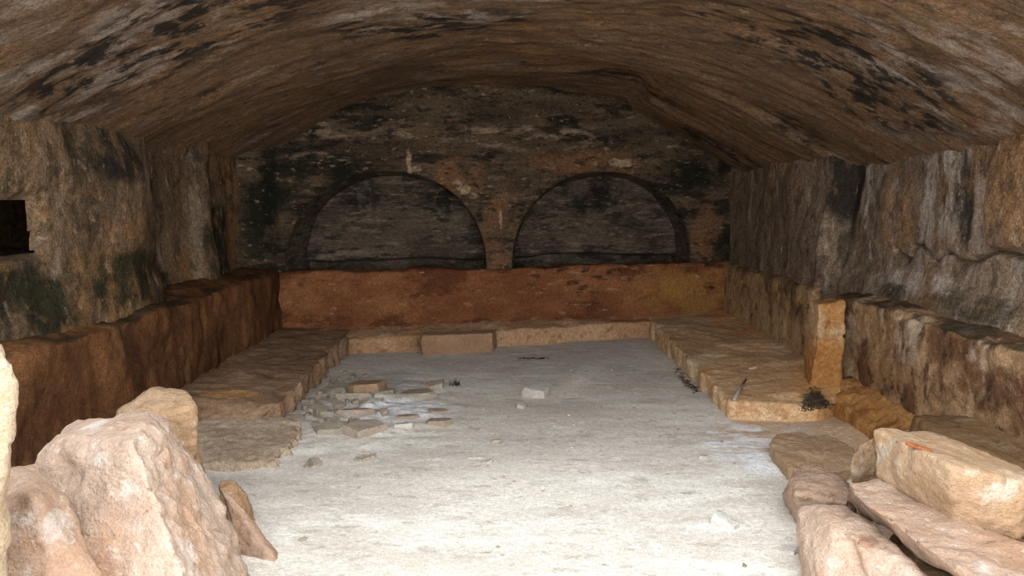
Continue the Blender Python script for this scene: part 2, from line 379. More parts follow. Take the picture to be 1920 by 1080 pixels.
# floor
def f_floor(U, V):
    x = -3.2 + 6.4 * U; y = -6 + 14.6 * V ** 0.85
    P = np.stack([x, y, 0 * x], 1)
    z = 0.016 * fbm(P, (.9, 1.0, 1), 2, 3) + 0.0022 * fbm(P, (7, 9, 1), 4, 8)
    rub = np.exp(-(((x + 1.05) / .55) ** 2 + ((y - 5.0) / .8) ** 2))
    z += rub * (0.035 * np.abs(fbm(P, (5, 7, 1), 3, 21)) + 0.01)
    z += 0.03 * np.exp(-((x - .55 - .25 * (y - 5.9)) / .10) ** 2) * sstep(5.3, 5.8, y) * sstep(6.7, 6.3, y)   # low ripple of bedrock
    z += 0.10 * sstep(-1.5, -2.2, x) * sstep(4.9, 4.2, y) * sstep(2.0, 3.0, y)       # dust heaped towards the left kerb
    z += 0.05 * sstep(1.5, 2.2, x) * sstep(4.9, 4.4, y) * sstep(2.0, 3.0, y)
    return np.stack([x, y, z], 1)
floor_o = struct(link('floor', grid('floor', 330, 620, f_floor), M['floor']), 'pale dusty trodden floor of the chamber')

# ceiling: shallow vault
def vault_z(x, y):
    h = 2.60 - 0.68 * (np.abs(x) / 2.55) ** 2.1
    h = np.where(x > 0, h - 0.05 * sstep(1.4, 2.4, x), h)
    e = 5.62 + .40 * np.clip(-x, 0, 3) ** 1.2 + .05 * np.sin(5 * x) + .03 * np.sin(13 * x)
    h = h - .03 + 0.075 * sstep(0, .07, y - e) * sstep(1.27, 1.17, x + .05 * np.sin(7 * y)) * sstep(-2.4, -1.6, x)        # bed that has spalled off
    h = h - 0.10 * sstep(4.6, 3.2, y) * sstep(-1.2, -2.3, x)
    h = h - 0.07 * sstep(5.68, 5.80, y) * sstep(1.1, 1.7, x)                     # lower panel over the far right bay
    return h
def f_ceil(U, V):
    x = -3.1 + 6.2 * U; y = 2.42 + 6.4 * np.clip((V - .05) / .95, 0, 1) + .08 * np.sin(4 * x)
    P = np.stack([x, y, 0 * x], 1)
    z = vault_z(x, y) + 0.045 * fbm(P, (.8, 1.5, 1), 4, 41) + 0.012 * fbm(P, (3.5, 9, 1), 4, 45) - 0.02 * sstep(.1, .5, fbm(P, (.7, 2.4, 1), 3, 52))
    z = z + 1.1 * np.clip((.05 - V) / .05, 0, 1)                  # unseen roof edge turned up, set back so more sky reaches the floor
    return np.stack([x, y, z], 1)
me = grid('ceiling', 330, 420, f_ceil); me.flip_normals()
struct(link('ceiling', me, M['vault']), 'low vaulted rock ceiling with soot and chisel marks')

# back wall with two arched openings
ARCH = [dict(cx=-1.27, a=1.00, z0=.72, h=1.03), dict(cx=1.00, a=1.00, z0=.74, h=1.02)]
def arch_rho(x, z, A):
    zz = np.maximum(z - A['z0'], 0) / A['h']; xx = np.abs(x - A['cx']) / A['a']
    return np.where(z >= A['z0'] - .001, (xx ** 2.15 + zz ** 2.15) ** (1 / 2.15), np.where(xx < 1, .9, 2.0))
def f_back(U, V):
    x = -3.1 + 6.2 * U; z = .5 + 2.4 * V
    y = YB(x)
    P = np.stack([x, y, z], 1)
    for A in ARCH:                                    # snap to the rim of each arch
        r = arch_rho(x, z, A); k = (r < 1) & (r > .90) & (z >= A['z0'])
        x = np.where(k, A['cx'] + (x - A['cx']) / r, x); z = np.where(k, A['z0'] + (z - A['z0']) / r, z)
    y = YB(x) + .03 * fbm(P, (1.2, 1, 1.8), 4, 61) + .014 * fbm(P, (3, 3, 12), 3, 64)
    rim = np.ones_like(x)
    for A in ARCH: rim = np.minimum(rim, np.abs(arch_rho(x, z, A) - 1))
    y += .05 * sstep(.14, .10, rim) * sstep(.9, 1.1, z) * 0.5          # shallow worn band round each arch
    y -= .10 * sstep(1.95, 2.15, z + .06 * fbm(P, (1.5, 1, 1), 2, 70)) * sstep(-2.2, -1.6, x)       # overhanging bed above the arches
    y -= .22 * sstep(-2.30, -2.42, x)                  # pilaster in the rusty corner
    return np.stack([x, y, z], 1)
def keep_back(co, q):
    cx = co[q].mean(1); k = np.ones(len(q), bool)
    for A in ARCH: k &= ~((arch_rho(cx[:, 0], cx[:, 2], A) < .985) & (cx[:, 2] > A['z0'] - .35))
    return k
wb = struct(link('wall_back', grid('wall_back', 400, 170, f_back, keep_back), M['back']), 'sooty rock back wall with two arched tombs')
def niche(A, seed):
    def soffit(U, V):
        t = math.pi * U; e = 2 / 2.15
        cx, sx = np.cos(t), np.sin(t)
        px = np.sign(cx) * np.abs(cx) ** e; pz = np.abs(sx) ** e
        k = 1.0 - 0.035 * V
        x = A['cx'] - A['a'] * px * k; z = A['z0'] - .35 * (pz < 1e-4) + A['h'] * pz * k
        P = np.stack([x, V * .8, z], 1)
        n = 0.018 * fbm(P, (3, 4, 3), 3, seed) * np.minimum(V * 6, 1)
        return np.stack([x - n * px, YB(x) - .012 + .90 * V, z + n * pz], 1)
    o = link('niche_soffit', grid('niche_soffit', 90, 26, soffit), M['niche'], wb)
    def back(U, V):
        x = A['cx'] + A['a'] * 1.15 * (2 * U - 1); z = A['z0'] - .40 + (A['h'] + .45) * V
        P = np.stack([x, 0 * x, z], 1)
        y = YB(x) + .60 + .02 * fbm(P, (1.5, 1, 3), 3, seed + 2) + .016 * fbm(P, (3, 1, 16), 3, seed + 5)
        y += .16 * sstep(A['z0'] + .10, A['z0'] + .06, z + .02 * fbm(P, (2, 1, 1), 2, seed))
        return np.stack([x, y, z], 1)
    link('niche_back', grid('niche_back', 120, 90, back), M['niche'], wb)
    def trough(U, V):
        x = A['cx'] + A['a'] * 1.08 * (2 * U - 1)
        return np.stack([x, YB(x) + .1 + .85 * V, 0 * x + A['z0'] - .3 + .02 * fbm(np.stack([x, V, 0 * x], 1), (4, 4, 1), 2, seed)], 1)
    link('trough_floor', grid('trough_floor', 30, 20, trough), M['niche'], wb)
niche(ARCH[0], 80); niche(ARCH[1], 95)

# left wall, with a square niche
def f_left(U, V):
    y = .9 + 6.9 * U; z = .3 + 2.2 * V
    P = np.stack([0 * y, y, z], 1)
    x = -2.50 + .035 * fbm(P, (1, 1.3, 1.3), 4, 101) + .010 * fbm(P, (1, 7, 6), 4, 104)
    x -= .13 * sstep(4.98, 5.06, y + .05 * fbm(P, (1, 1, 2), 2, 109))               # far bay cut deeper
    x += .10 * np.exp(-((y - 6.05) / .16) ** 2)                                     # worn pilaster
    x += .04 * sstep(1.15, .80, z)                                                 # foot flares on to the ledge
    x += .09 * np.exp(-((y - 4.5) / .45) ** 2) * sstep(2.0, 1.5, z)                 # swelling of the near panel
    m = sstep(3.02, 3.07, y) * sstep(3.86, 3.80, y + .06 * (z - 1.3)) * sstep(1.17, 1.20, z) * sstep(1.52, 1.46, z + .04 * fbm(P, (1, 4, 4), 2, 112))
    x -= .06 * m
    return np.stack([x, y, z], 1)
def keep_left(co, q):
    m = co[q].mean(1); return ~((m[:, 1] > 3.04) & (m[:, 1] < 3.80 - .08 * (m[:, 2] - 1.3) + .02 * fbm(m, (1, 6, 6), 2, 5)) & (m[:, 2] > 1.195) & (m[:, 2] < 1.47 + .03 * fbm(m, (1, 5, 5), 2, 6)))
wl = struct(link('wall_left', grid('wall_left', 480, 150, f_left, keep_left), M['left']), 'mossy stained rock side wall with a square niche')

bm = bmesh.new()                                   # dark loculus behind the square opening
X0, X1, Y0, Y1, Z0, Z1 = -2.55, -3.55, 2.6, 5.0, 1.16, 1.60
V8 = [bm.verts.new(v) for v in ((X0, Y0, Z0), (X0, Y1, Z0), (X0, Y1, Z1), (X0, Y0, Z1), (X1, Y0, Z0), (X1, Y1, Z0), (X1, Y1, Z1), (X1, Y0, Z1))]
for f in ((0, 1, 5, 4), (2, 3, 7, 6), (1, 2, 6, 5), (3, 0, 4, 7), (4, 5, 6, 7)): bm.faces.new([V8[i] for i in f])
bmesh.ops.subdivide_edges(bm, edges=bm.edges[:], cuts=12, use_grid_fill=True)
me = bpy.data.meshes.new('loculus'); bm.to_mesh(me); bm.free()
cc = coords(me); setco(me, cc + .03 * np.stack([fbm(cc, (2,) * 3, 3, k) for k in (1, 2, 3)], 1) * (cc[:, :1] < -2.65)); smooth(me)
link('loculus', me, M['left'], wl)

# right wall: near panel set back, far bay standing forward
CR = [at(1598, 466, 5.0), at(1640, 492, 4.85), at(1655, 462, 4.8), at(1690, 456, 4.7), at(1722, 488, 4.55), at(1752, 470, 4.4), at(1790, 492, 4.25), at(1830, 486, 4.12), at(1870, 476, 3.95), at(1930, 490, 3.7)]
CR = [(0, p.y, p.z) for p in CR]
def f_right(U, V):
    y = .9 + 7.7 * U; z = .3 + 2.3 * V
    P = np.stack([0 * y, y, z], 1)
    x = 2.66 + .03 * fbm(P, (1, 1.2, 1.2), 4, 131) + .010 * fbm(P, (1, 6, 6), 4, 134)
    x -= .21 * sstep(5.68, 5.74, y + .02 * fbm(P, (1, 1, 3), 2, 139))
    x -= .05 * sstep(4.0, 3.93, y + .04 * fbm(P, (1, 1, 2), 2, 140)) * sstep(1.2, 1.25, z)
    x -= .09 * sstep(1.05, .78, z) * sstep(5.7, 5.6, y)
    d = polydist(P + np.stack([0 * y, .02 * fbm(P, (1, 12, 12), 2, 147), .02 * fbm(P, (1, 12, 12), 2, 148)], 1), CR)
    x += .10 * np.exp(-(d / .013) ** 2)
    return np.stack([x, y, z], 1)
me = grid('wall_right', 560, 190, f_right); me.flip_normals()
wr = struct(link('wall_right', me, M['right']), 'streaked rock side wall with a jagged crack')

# entrance wall behind the viewer, with the broad broken doorway the daylight comes through
def front_piece(name, pts, seed):
    return block(name, pts, M['right'], vox=.08, amp=.04, freq=2, seed=seed)
wf = struct(front_piece('wall_front', prism([(-3.4, .75), (-2.3, .75), (-2.3, 1.2), (-3.4, 1.2)], -.1, 3.2), 151), 'rock jamb of the broken entrance')
front_piece('jamb', prism([(2.3, .75), (3.4, .75), (3.4, 1.2), (2.3, 1.2)], -.1, 3.2), 152).parent = wf

# ------------------------------------------------------------------ rock-cut kerbs and benches
def tooled(f, amp, axis=1):
    def fn(c, n):
        P = c.copy(); P[:, 2] *= .25
        return amp * fbm(P, (f, f, f), 3, 201) * (1 - np.abs(n[:, 2]))
    return fn
block('tomb_kerb', prism([(-2.42, YB(-2.42) - .06), (2.5, YB(2.5) - .06), (2.5, YB(2.5) + .16), (-2.42, YB(-2.42) + .16)], -.05, [.74, .76, .76, .74]),
          M['kerb'], vox=.025, amp=.022, freq=2.6, fine=.4, seed=211,
          extra=lambda c, n: .17 * np.clip((.44 - c[:, 2]) / .26, 0, 1) ** 2 * sstep(-.2, -.7, n[:, 1]) * sstep(2.4, 1.7, np.abs(c[:, 0])), parent=wb)['label'] = 'red-ochre rock kerb closing the two arched tombs'
CL = [at(352, 575, 5.3), at(350, 600, 5.3), at(338, 640, 5.3), at(325, 672, 5.25), at(300, 690, 5.2)]
CL = [(-2.3, p.y, p.z) for p in CL]
def lk(c, n):
    return tooled(5, .012)(c, n) - .035 * np.exp(-(polydist(c * [0, 1, 1] + [-2.3, 0, 0] + .015 * np.stack([0 * c[:, 0], fbm(c, (9,) * 3, 2, 5), fbm(c, (9,) * 3, 2, 6)], 1), CL) / .018) ** 2)
block('tomb_kerb', prism([(-2.62, 1.0), (-2.30, 1.0), (-2.30, 7.25), (-2.62, 7.25)], -.05, [.79, .76, .76, .82]),
          M['lkerb'], vox=.024, round_=2, amp=.026, freq=2.6, seed=221, extra=lk, parent=wl)['label'] = 'rust-brown cracked rock kerb below the wall with the square niche'
block('tomb_kerb', prism([(2.40, 5.72), (2.62, 5.72), (2.62, 8.2), (2.40, 8.2)], -.05, [.76, .80, .80, .73]),
          M['rkerb2'], vox=.022, amp=.018, freq=2.5, seed=231, extra=tooled(6, .010), parent=wr)['label'] = 'ochre rock kerb between the amber post and the arched wall'
block('tomb_kerb', prism([(2.37, 1.0), (2.80, 1.0), (2.80, 5.5), (2.40, 5.25)], -.05, [.78, .82, .84, .78]),
          M['rkerb'], vox=.024, round_=2, amp=.028, freq=2.2, seed=241, extra=tooled(5, .010), parent=wr)['label'] = 'blotched tan and dark brown rock kerb under the jagged wall crack'
tag(block('stone_post', prism([(2.16, 5.02), (2.35, 5.00), (2.35, 5.24), (2.18, 5.24)], -.02, [.74, .77, .77, .75]) + [(2.14, 5.0, .1), (2.35, 4.98, .1)],
          M['post'], vox=.014, amp=.014, freq=5, seed=251, extra=lambda c, n: -.02 * np.exp(-((c[:, 2] - .50 - .02 * np.sin(c[:, 0] * 25)) / .012) ** 2)),
    'short amber stone post standing at the end of the kerb', 'post')

# step before the back kerb and the two benches
struct(block('rock_step', prism([(-1.72, YS(-1.72)), (1.50, YS(1.5) - .02), (1.50, YB(1.5)), (-1.72, YB(-1.72))], -.05, [.12, .19, .21, .22]),
          M['step'], vox=.02, amp=.02, freq=3, seed=261, extra=tooled(10, .008)), 'low ochre rock step at the foot of the tomb kerb')
def gouge(c, n):
    P = c * [1, 1, .12]
    side = np.clip(n[:, 0], 0, 1)
    return side * (.045 * fbm(P, (21, 21, 21), 3, 271) - .012) + .003 * fbm(c, (2, 8, 2), 3, 275) * np.clip(n[:, 2], 0, 1)
struct(block('rock_bench', prism([(-2.34, 4.62), (-1.52, 4.55), (-1.62, 6.95), (-1.60, 7.3), (-2.34, 7.2)], -.05, [.19, .16, .18, .18, .20]) + [(-2.34, 4.2, .02), (-1.75, 4.25, .0)],
          M['lpod'], vox=.0145, amp=.016, freq=3, seed=281, extra=gouge), 'dusty brown rock-cut bench with gouged edge along the rusty kerb')
def chip(c, n):
    side = np.clip(-n[:, 0], 0, 1)
    return side * .02 * fbm(c * [1, 1, .2], (11,) * 3, 3, 291) + .003 * fbm(c, (2, 7, 2), 3, 295) * np.clip(n[:, 2], 0, 1)
rbench = struct(block('rock_bench', prism([(1.47, 4.72), (2.02, 4.62), (2.2, 4.85), (2.44, 4.95), (2.44, YB(2.44)), (1.48, YB(1.48))], -.05, [.13, .12, .14, .18, .22, .20]),
          M['rpod'], vox=.018, amp=.012, freq=3, seed=301, extra=chip), 'wide tan rock-cut bench with a stick leaning on its corner')
ridge = struct(block('rock_ridge', prism([(2.12, 3.7), (2.42, 3.7), (2.45, 5.05), (2.22, 5.0)], -.05, [.10, .24, .22, .14]),
          M['post'], vox=.018, round_=3, amp=.02, freq=5, seed=311), 'low orange rock ridge along the foot of the blotched kerb')
struct(block('low_slab', [(-1.95, 4.5, .10), (-1.42, 4.52, .075), (-1.30, 4.30, .07), (-1.33, 3.86, .03), (-1.75, 3.75, .06), (-2.0, 4.0, .10), (-1.28, 4.32, -.03), (-1.31, 3.84, -.03), (-2.0, 3.7, -.03), (-2.0, 4.5, -.03)],
          M['lowslab'], vox=.012, amp=.010, freq=4, seed=321, extra=gouge), 'low broken bedrock slab before the gouged bench')

# ------------------------------------------------------------------ big fallen stones
def at0(px, py, Y, z): p = at(px, py, Y); return (p.x, p.y, z)
B = [at(62, 850, 2.38), at(100, 815, 2.42), at(165, 772, 2.60), at(288, 764, 2.58), at(312, 790, 2.55), at(252, 830, 2.22), at(364, 862, 2.74), at(428, 965, 2.72),
     at(100, 960, 2.22), at(180, 1080, 2.08), at(350, 1080, 2.02), (-.92, 2.52, .0), (-1.02, 2.68, .0), (-1.05, 2.1, .0), (-1.55, 1.95, 0), (-1.25, 2.95, 0), (-1.75, 2.8, 0), at(130, 800, 2.75)]
def bf(c, n):
    rough = np.clip(n[:, 0] * 1.6 - .2, 0, 1)
    return rough * (.012 * fbm(c, (16,) * 3, 4, 331) + .014 * fbm(c, (5, 5, 2), 2, 335)) - .02 * sstep(.25, .6, fbm(c, (3.2, 3.2, 4), 2, 338)) * (1 - rough)
tag(block('boulder', B, M['pink'], vox=.0115, amp=.011, freq=3.0, seed=341, extra=bf), 'big pale pink sandstone boulder with a rough whitish flank', 'boulder')
B = [at(222, 768, 2.98), at(292, 729, 3.1), at(352, 731, 3.12), at(365, 760, 3.0), at(376, 850, 3.02), at(250, 800, 2.9), at(215, 770, 3.15), (-1.47, 3.06, 0), (-1.44, 3.3, 0), (-1.8, 3.3, 0), (-1.75, 3.0, 0), at(350, 735, 3.35), at(280, 735, 3.35)]
tag(block('stone_block', B, M['gold'], vox=.014, amp=.014, freq=5, seed=351), 'squared grey-gold stone block standing behind the big pink boulder', 'stone')
B = [at(-60, 905, 2.1), at(20, 872, 2.15), at(75, 858, 2.25), at(118, 930, 2.05), at(172, 1040, 1.98), at(195, 1090, 1.95), at(60, 930, 1.92), (-1.1, 1.72, 0), (-1.75, 1.7, 0), (-1.9, 2.3, 0), (-1.5, 2.35, 0), at(-80, 900, 2.3)]
tag(block('stone_slab', B, M['pink2'], vox=.013, amp=.014, freq=4, seed=361), 'smooth dull pink slab leaning in front of the big boulder', 'slab')
B = [at(-70, 610, 1.62), at(-5, 642, 1.58), at(30, 690, 1.6), at(38, 738, 1.6), at(20, 830, 1.58), (-1.36, 1.5, 0), (-1.38, 1.75, 0), (-1.8, 1.4, 0), (-1.8, 1.8, 0), at(-160, 600, 1.7), at(-10, 650, 1.8)]
tag(block('standing_stone', B, M['cream'], vox=.014, amp=.012, freq=6, seed=371), 'upright cream-yellow stone with wavy edge at the entrance', 'stone')
B = [at(412, 905, 3.1), at(440, 897, 3.15), at(466, 925, 3.15), at(468, 965, 3.1), at(455, 985, 3.0), (-1.3, 3.04, -.01), (-1.17, 3.16, -.01), (-1.3, 3.3, -.01), (-1.2, 3.06, -.01), at(425, 905, 3.35)]
tag(block('stone', B, M['tan'], vox=.011, amp=.01, freq=8, seed=381), 'small rounded tan stone tucked behind the boulder flank', 'stone')
B = [at(414, 918, 2.90), at(442, 932, 2.90), at(470, 1000, 2.86), at(490, 1075, 2.80), at(425, 960, 2.90), at(455, 1060, 2.82), (-.955, 2.78, -.01), (-.96, 2.86, -.01), (-1.10, 2.96, -.01), at(424, 935, 2.98)]
tag(block('stone_flake', B, M['pink2'], vox=.011, amp=.01, freq=8, seed=391), 'thin pinkish stone flake leaning along the boulder flank', 'stone')

# stones on the other side of the way in
def flat(pix, z, th, mat, name, label, cat, seed, vox=.012, amp=.012, lift=0, tilt=None):
    top = [onz(px, py, z) for px, py in pix]
    pts = [tuple(p) for p in top] + [(p.x, p.y, z - th) for p in top]
    if tilt: pts = [(x, y, zz + tilt[0] * (x - top[0].x) + tilt[1] * (y - top[0].y)) for x, y, zz in pts]
    return tag(block(name, pts, mat, vox=vox, amp=amp, freq=6, seed=seed), label, cat)
flat([(1442, 830), (1455, 812), (1500, 808), (1560, 815), (1602, 838), (1612, 872), (1530, 895), (1478, 872)], .09, .12, M['gold'], 'stone_slab', 'flat brownish slab lying half sunk in the floor dust', 'slab', 401)
B = [onz(1490, 876, .2), onz(1530, 868, .22), onz(1575, 890, .18), onz(1600, 915, .2), at(1590, 945, 2.98), (1.36, 3.42, .0), (1.31, 3.12, .0), (1.40, 3.5, .0), (1.58, 3.42, 0), (1.55, 3.08, 0), onz(1470, 930, .06), onz(1490, 925, .2)]
tag(block('stone', B, M['pink2'], vox=.012, amp=.014, freq=6, seed=411), 'knobbly pale pink stone between the flat slab and the split stone', 'stone')
B = [onz(1496, 950, .24), onz(1540, 942, .26), onz(1590, 945, .25), onz(1640, 990, .25), onz(1745, 1085, .25), onz(1560, 985, .27), (1.27, 3.05, 0), (1.13, 2.66, 0), (1.10, 2.4, 0), (1.45, 2.2, 0), (1.52, 3.02, 0), (1.5, 2.3, .1)]
def split(c, n):
    return -.022 * np.exp(-((c[:, 0] - 1.235 - .1 * (c[:, 2] - .15) - .01 * np.sin(20 * c[:, 2])) / .010) ** 2) * (n[:, 2] < .7)
tag(block('split_stone', B, M['pink'], vox=.011, amp=.013, freq=5, seed=421, extra=split), 'long pinkish stone with a vertical split in its side', 'stone')
B = [onz(1586, 900, .36), onz(1640, 892, .38), onz(1600, 930, .36), onz(1680, 985, .36), onz(1790, 1068, .36), onz(1700, 918, .36), onz(1960, 1040, .36), onz(1990, 1120, .36), onz(1880, 1110, .36),
     at0(1590, 905, 2.90, .23), at0(1640, 980, 2.75, .22), at0(1720, 1050, 2.45, .22), at0(1900, 1150, 2.1, .22), (2.0, 2.2, .22), (1.9, 2.75, .22), (1.62, 2.9, .22)]
tag(block('long_slab', B, M['pink2'], vox=.012, amp=.014, freq=5, seed=431), 'long pink-grey slab lying under the golden block', 'slab')
B = [at(1637, 803, 2.84), at(1740, 806, 2.90), at(1930, 893, 2.44), at(1775, 868, 2.40), at(1792, 985, 2.42), at(1638, 893, 2.80), at(1690, 925, 2.68), at(1908, 1012, 2.36), at(1780, 880, 2.38), at(1925, 905, 2.36), (1.95, 2.9, .38), (2.0, 2.5, .40), at(1940, 885, 2.6)]
gblock = tag(block('stone_block', B, M['gold'], vox=.012, amp=.010, freq=5, seed=441), 'squared golden stone block with a red shard on its top', 'stone')
B = [at(1592, 870, 2.98), at(1612, 832, 3.02), at(1640, 820, 3.04), at(1650, 900, 3.0), at(1592, 895, 2.98), at(1612, 835, 3.10), at(1645, 822, 3.12), (1.62, 3.06, .1), (1.56, 3.06, .1), (1.62, 3.06, .1), (1.56, 3.06, .02), (1.65, 3.12, .02)]
tag(block('stone_flake', B, M['tan'], vox=.010, amp=.008, freq=8, seed=451), 'thin upright stone flake wedged behind the golden block', 'stone')
B = [at(1712, 776, 3.75), at(1800, 778, 3.72), at(1960, 805, 3.5), at(1714, 806, 3.6), at(1960, 900, 2.95), at(1780, 850, 3.05), (2.33, 3.75, .05), (2.33, 3.0, .05), (2.02, 3.6, .0), (1.95, 3.1, .0)]
tag(block('stone_slab', B, M['brownslab'], vox=.014, amp=.010, freq=4, seed=461), 'broad dull brown slab leaning on the blotched kerb', 'slab')
B = [(1.15, 2.2, 0), (2.3, 2.0, 0), (2.3, 3.2, 0), (1.66, 3.0, 0), (1.7, 2.9, .22), (1.35, 2.25, .16), (2.3, 2.1, .22), (2.3, 3.1, .22)]
tag(block('stone_slab', B, M['brownslab'], vox=.02, amp=.012, freq=4, seed=471), 'shaded ochre stone underneath the long pink-grey slab', 'slab')

# block on the floor against the back step
B = [at0(795, 660, 6.72, 0), at0(925, 657, 6.92, 0)]
tag(block('stone_block', prism([(-.86, 6.72), (-.19, 6.90), (-.15, 7.10), (-.85, 6.93)], [-.02] * 4, [.19, .18, .18, .19]) + [(-.90, 6.78, .12)], M['brownblock'], vox=.012, amp=.010, freq=6, seed=481), 'oblong brown stone block lying against the back step', 'stone')

# ------------------------------------------------------------------ small stones
def pebble(name, cx, cy, z, w, d, h, rot, mat, seed):
    r = random.Random(seed); bm = bmesh.new()
    ca, sa = math.cos(rot), math.sin(rot)
    n = r.choice((6, 7, 8)); a0 = r.uniform(0, 6.28); tl = r.uniform(.05, .35)
    for i in range(n):
        a = 2 * math.pi * (i + r.uniform(-.42, .42)) / n; k = r.uniform(.70, 1.12)
        x, y = .5 * w * k * math.cos(a), .5 * d * k * math.sin(a)
        top = h * (1 - tl + tl * math.cos(a - a0)); kt = r.uniform(.80, .98)
        for zz, kk in ((-.2 * h, 1.0), (top * r.uniform(.45, .7), r.uniform(.96, 1.04)), (top, kt)):
            bm.verts.new((x * kk * ca - y * kk * sa, x * kk * sa + y * kk * ca, zz))
    rr = bmesh.ops.convex_hull(bm, input=bm.verts)
    bad = [e for e in set(rr['geom_interior'] + rr['geom_unused']) if isinstance(e, bmesh.types.BMVert) and e.is_valid]
    if bad: bmesh.ops.delete(bm, geom=bad, context='VERTS')
    me = bpy.data.meshes.new(name); bm.to_mesh(me); bm.free()
    o = link(name, me, mat); o.location = (cx, cy, z); return o
def floor_z(x, y):
    return float(f_floor_pt(x, y))
def f_floor_pt(x, y):
    u = (x + 3.2) / 6.4; v = ((y + 6) / 14.6) ** (1 / .85)
    return f_floor(np.array([u]), np.array([v]))[0, 2]
def hit(o, px, py):
    a = (px - 960) / F; b = (540 - py) / F
    ok, p, n, i = o.ray_cast(Vector((0, 0, CAM_H)), Vector((a, _cp + b * _sp, -_sp + b * _cp)))
    return p if ok else None
def fstone(px, py, w, d, h, mat, name, label, cat, seed, rot=0.0, group=None, sink=.004):
    p = onz(px, py); z = floor_z(p.x, p.y)
    return tag(pebble(name, p.x, p.y, z - sink, w, d, h, rot, M[mat], seed), label, cat, group)
fstone(1008, 741, .24, .16, .085, 'white', 'stone', 'pale angular stone on the bedrock ripple of the floor', 'stone', 501, .2)
fstone(978, 764, .07, .07, .04, 'white', 'stone_chip', 'small white chip beside the pale angular stone', 'stone', 502)
fstone(812, 730, .22, .16, .055, 'rub', 'stone', 'greenish pale stone beside the dry black twigs', 'stone', 503, .1)
fstone(782, 748, .30, .22, .04, 'rub', 'stone_slab', 'flat worn slab sunk beside the greenish pale stone', 'slab', 504, .2)
fstone(680, 815, .36, .20, .06, 'rubp', 'stone_slab', 'broken peach-edged flagstone on the dusty floor', 'slab', 505, .25)
fstone(622, 812, .22, .20, .05, 'rub', 'stone_slab', 'grey flagstone touching the peach-edged flagstone', 'slab', 506, -.3)
fstone(757, 805, .13, .08, .03, 'white', 'stone_chip', 'oval white chip beside the broken flagstones', 'stone', 507)
fstone(826, 798, .22, .13, .035, 'rub', 'stone_slab', 'thin pale flagstone at the end of the broken paving', 'slab', 508, .1)
fstone(668, 790, .26, .12, .045, 'rubp', 'stone_slab', 'pinkish flat stone behind the broken flagstones', 'slab', 509, .1)
fstone(612, 790, .18, .10, .04, 'rub', 'stone_slab', 'narrow grey flat stone beside the pinkish one', 'slab', 510)
fstone(820, 776, .2, .09, .025, 'rubp', 'stone_slab', 'flush orange-pink flat stone in the floor', 'slab', 511)
fstone(765, 790, .2, .12, .03, 'rubp', 'stone_slab', 'faint pink flat stone amid the broken paving', 'slab', 512)
fstone(586, 873, .13, .10, .04, 'rub', 'stone', 'lone lumpy stone before the low bedrock slab', 'stone', 513, .4)
fstone(680, 862, .11, .07, .03, 'rub', 'stone', 'small lump beside a crumb on the bare dust', 'stone', 514)
fstone(697, 858, .05, .05, .025, 'rub', 'stone_chip', 'crumb of stone beside a small lump', 'stone', 515)
fstone(930, 833, .075, .06, .03, 'rub', 'stone', 'beige pebble above a smear of white dust', 'stone', 516)
fstone(914, 872, .085, .055, .025, 'white', 'stone_chip', 'white chip lying beside a pale splinter', 'stone', 517, .3)
fstone(1319, 863, .06, .06, .025, 'white', 'stone_chip', 'white angular chip near the blue-grey floor stain', 'stone', 518, .8)
o = pebble('stone_wedge', onz(1360, 980).x, onz(1360, 980).y, floor_z(*onz(1360, 980).xy) - .003, .15, .09, .065, -.35, M['white'], 519)
tag(o, 'white wedge-shaped stone lying alone on bright dust', 'stone')
fstone(1474, 1031, .125, .05, .03, 'white', 'stone_chip', 'pointed white and peach chip beside the split stone', 'stone', 520, -.2)
fstone(1477, 1010, .035, .03, .02, 'white', 'stone_chip', 'round pale crumb behind the pointed chip', 'stone', 521)
fstone(568, 1017, .05, .03, .012, 'rub', 'stone_chip', 'thin beige flake on dust near the pink boulder', 'stone', 522, .5)
# big slabs of the rubble heap
p = onz(690, 738)
def heap(name, px, py, w, d, h, rot, mat, label, seed, z=0.0, tilt=(0, 0)):
    p = onz(px, py, z); o = pebble(name, p.x, p.y, max(z, floor_z(p.x, p.y)) - .006, w, d, h, rot, M[mat], seed)
    o.rotation_euler = (tilt[0], tilt[1], 0); return tag(o, label, 'stone')
heap('rubble_slab', 668, 756, .36, .20, .06, .35, 'rub', 'lower rubble slab propping the broken tan slab', 531)
heap('rubble_slab', 692, 728, .36, .22, .06, .32, 'tan', 'broken tan slab lying on top of the rubble heap', 532, z=.075)
heap('rubble_slab', 640, 735, .24, .22, .06, .1, 'rub', 'tilted grey-brown slab at the back of the rubble heap', 533, z=.04)
heap('rubble_slab', 722, 745, .20, .09, .05, .4, 'rub', 'narrow stone sticking out below the broken tan slab', 534, z=.01)
# rubble crumbs
r = random.Random(77); n = 0; used = []
for attempt in range(9000):
    if n >= 80: break
    px = r.gauss(608, 36); py = r.gauss(755, 24)
    lim = 535 + (800 - py) * .82 + 14
    if px < lim or px > 730 or py < 700 or py > 806: continue
    s = r.choice([.05, .06, .07, .09, .12]) * r.uniform(.8, 1.2); p = onz(px, py)
    if any((p.x - a) ** 2 + (p.y - b) ** 2 < (.44 * (s + t)) ** 2 for a, b, t in used): continue
    used.append((p.x, p.y, s)); n += 1
    o = pebble('rubble_stone', p.x, p.y, floor_z(p.x, p.y) - .006, s, s * r.uniform(.6, .9), s * r.uniform(.35, .6), r.uniform(0, 3), M['rub'], 600 + n)
    if s > .085: tag(o, 'larger angular dusty stone in the rubble heap below the gouged bench', 'stone', 'larger rubble heap stones')
    else: tag(o, 'small dusty broken bit in the rubble heap below the gouged bench', 'stone', 'small rubble heap stones')
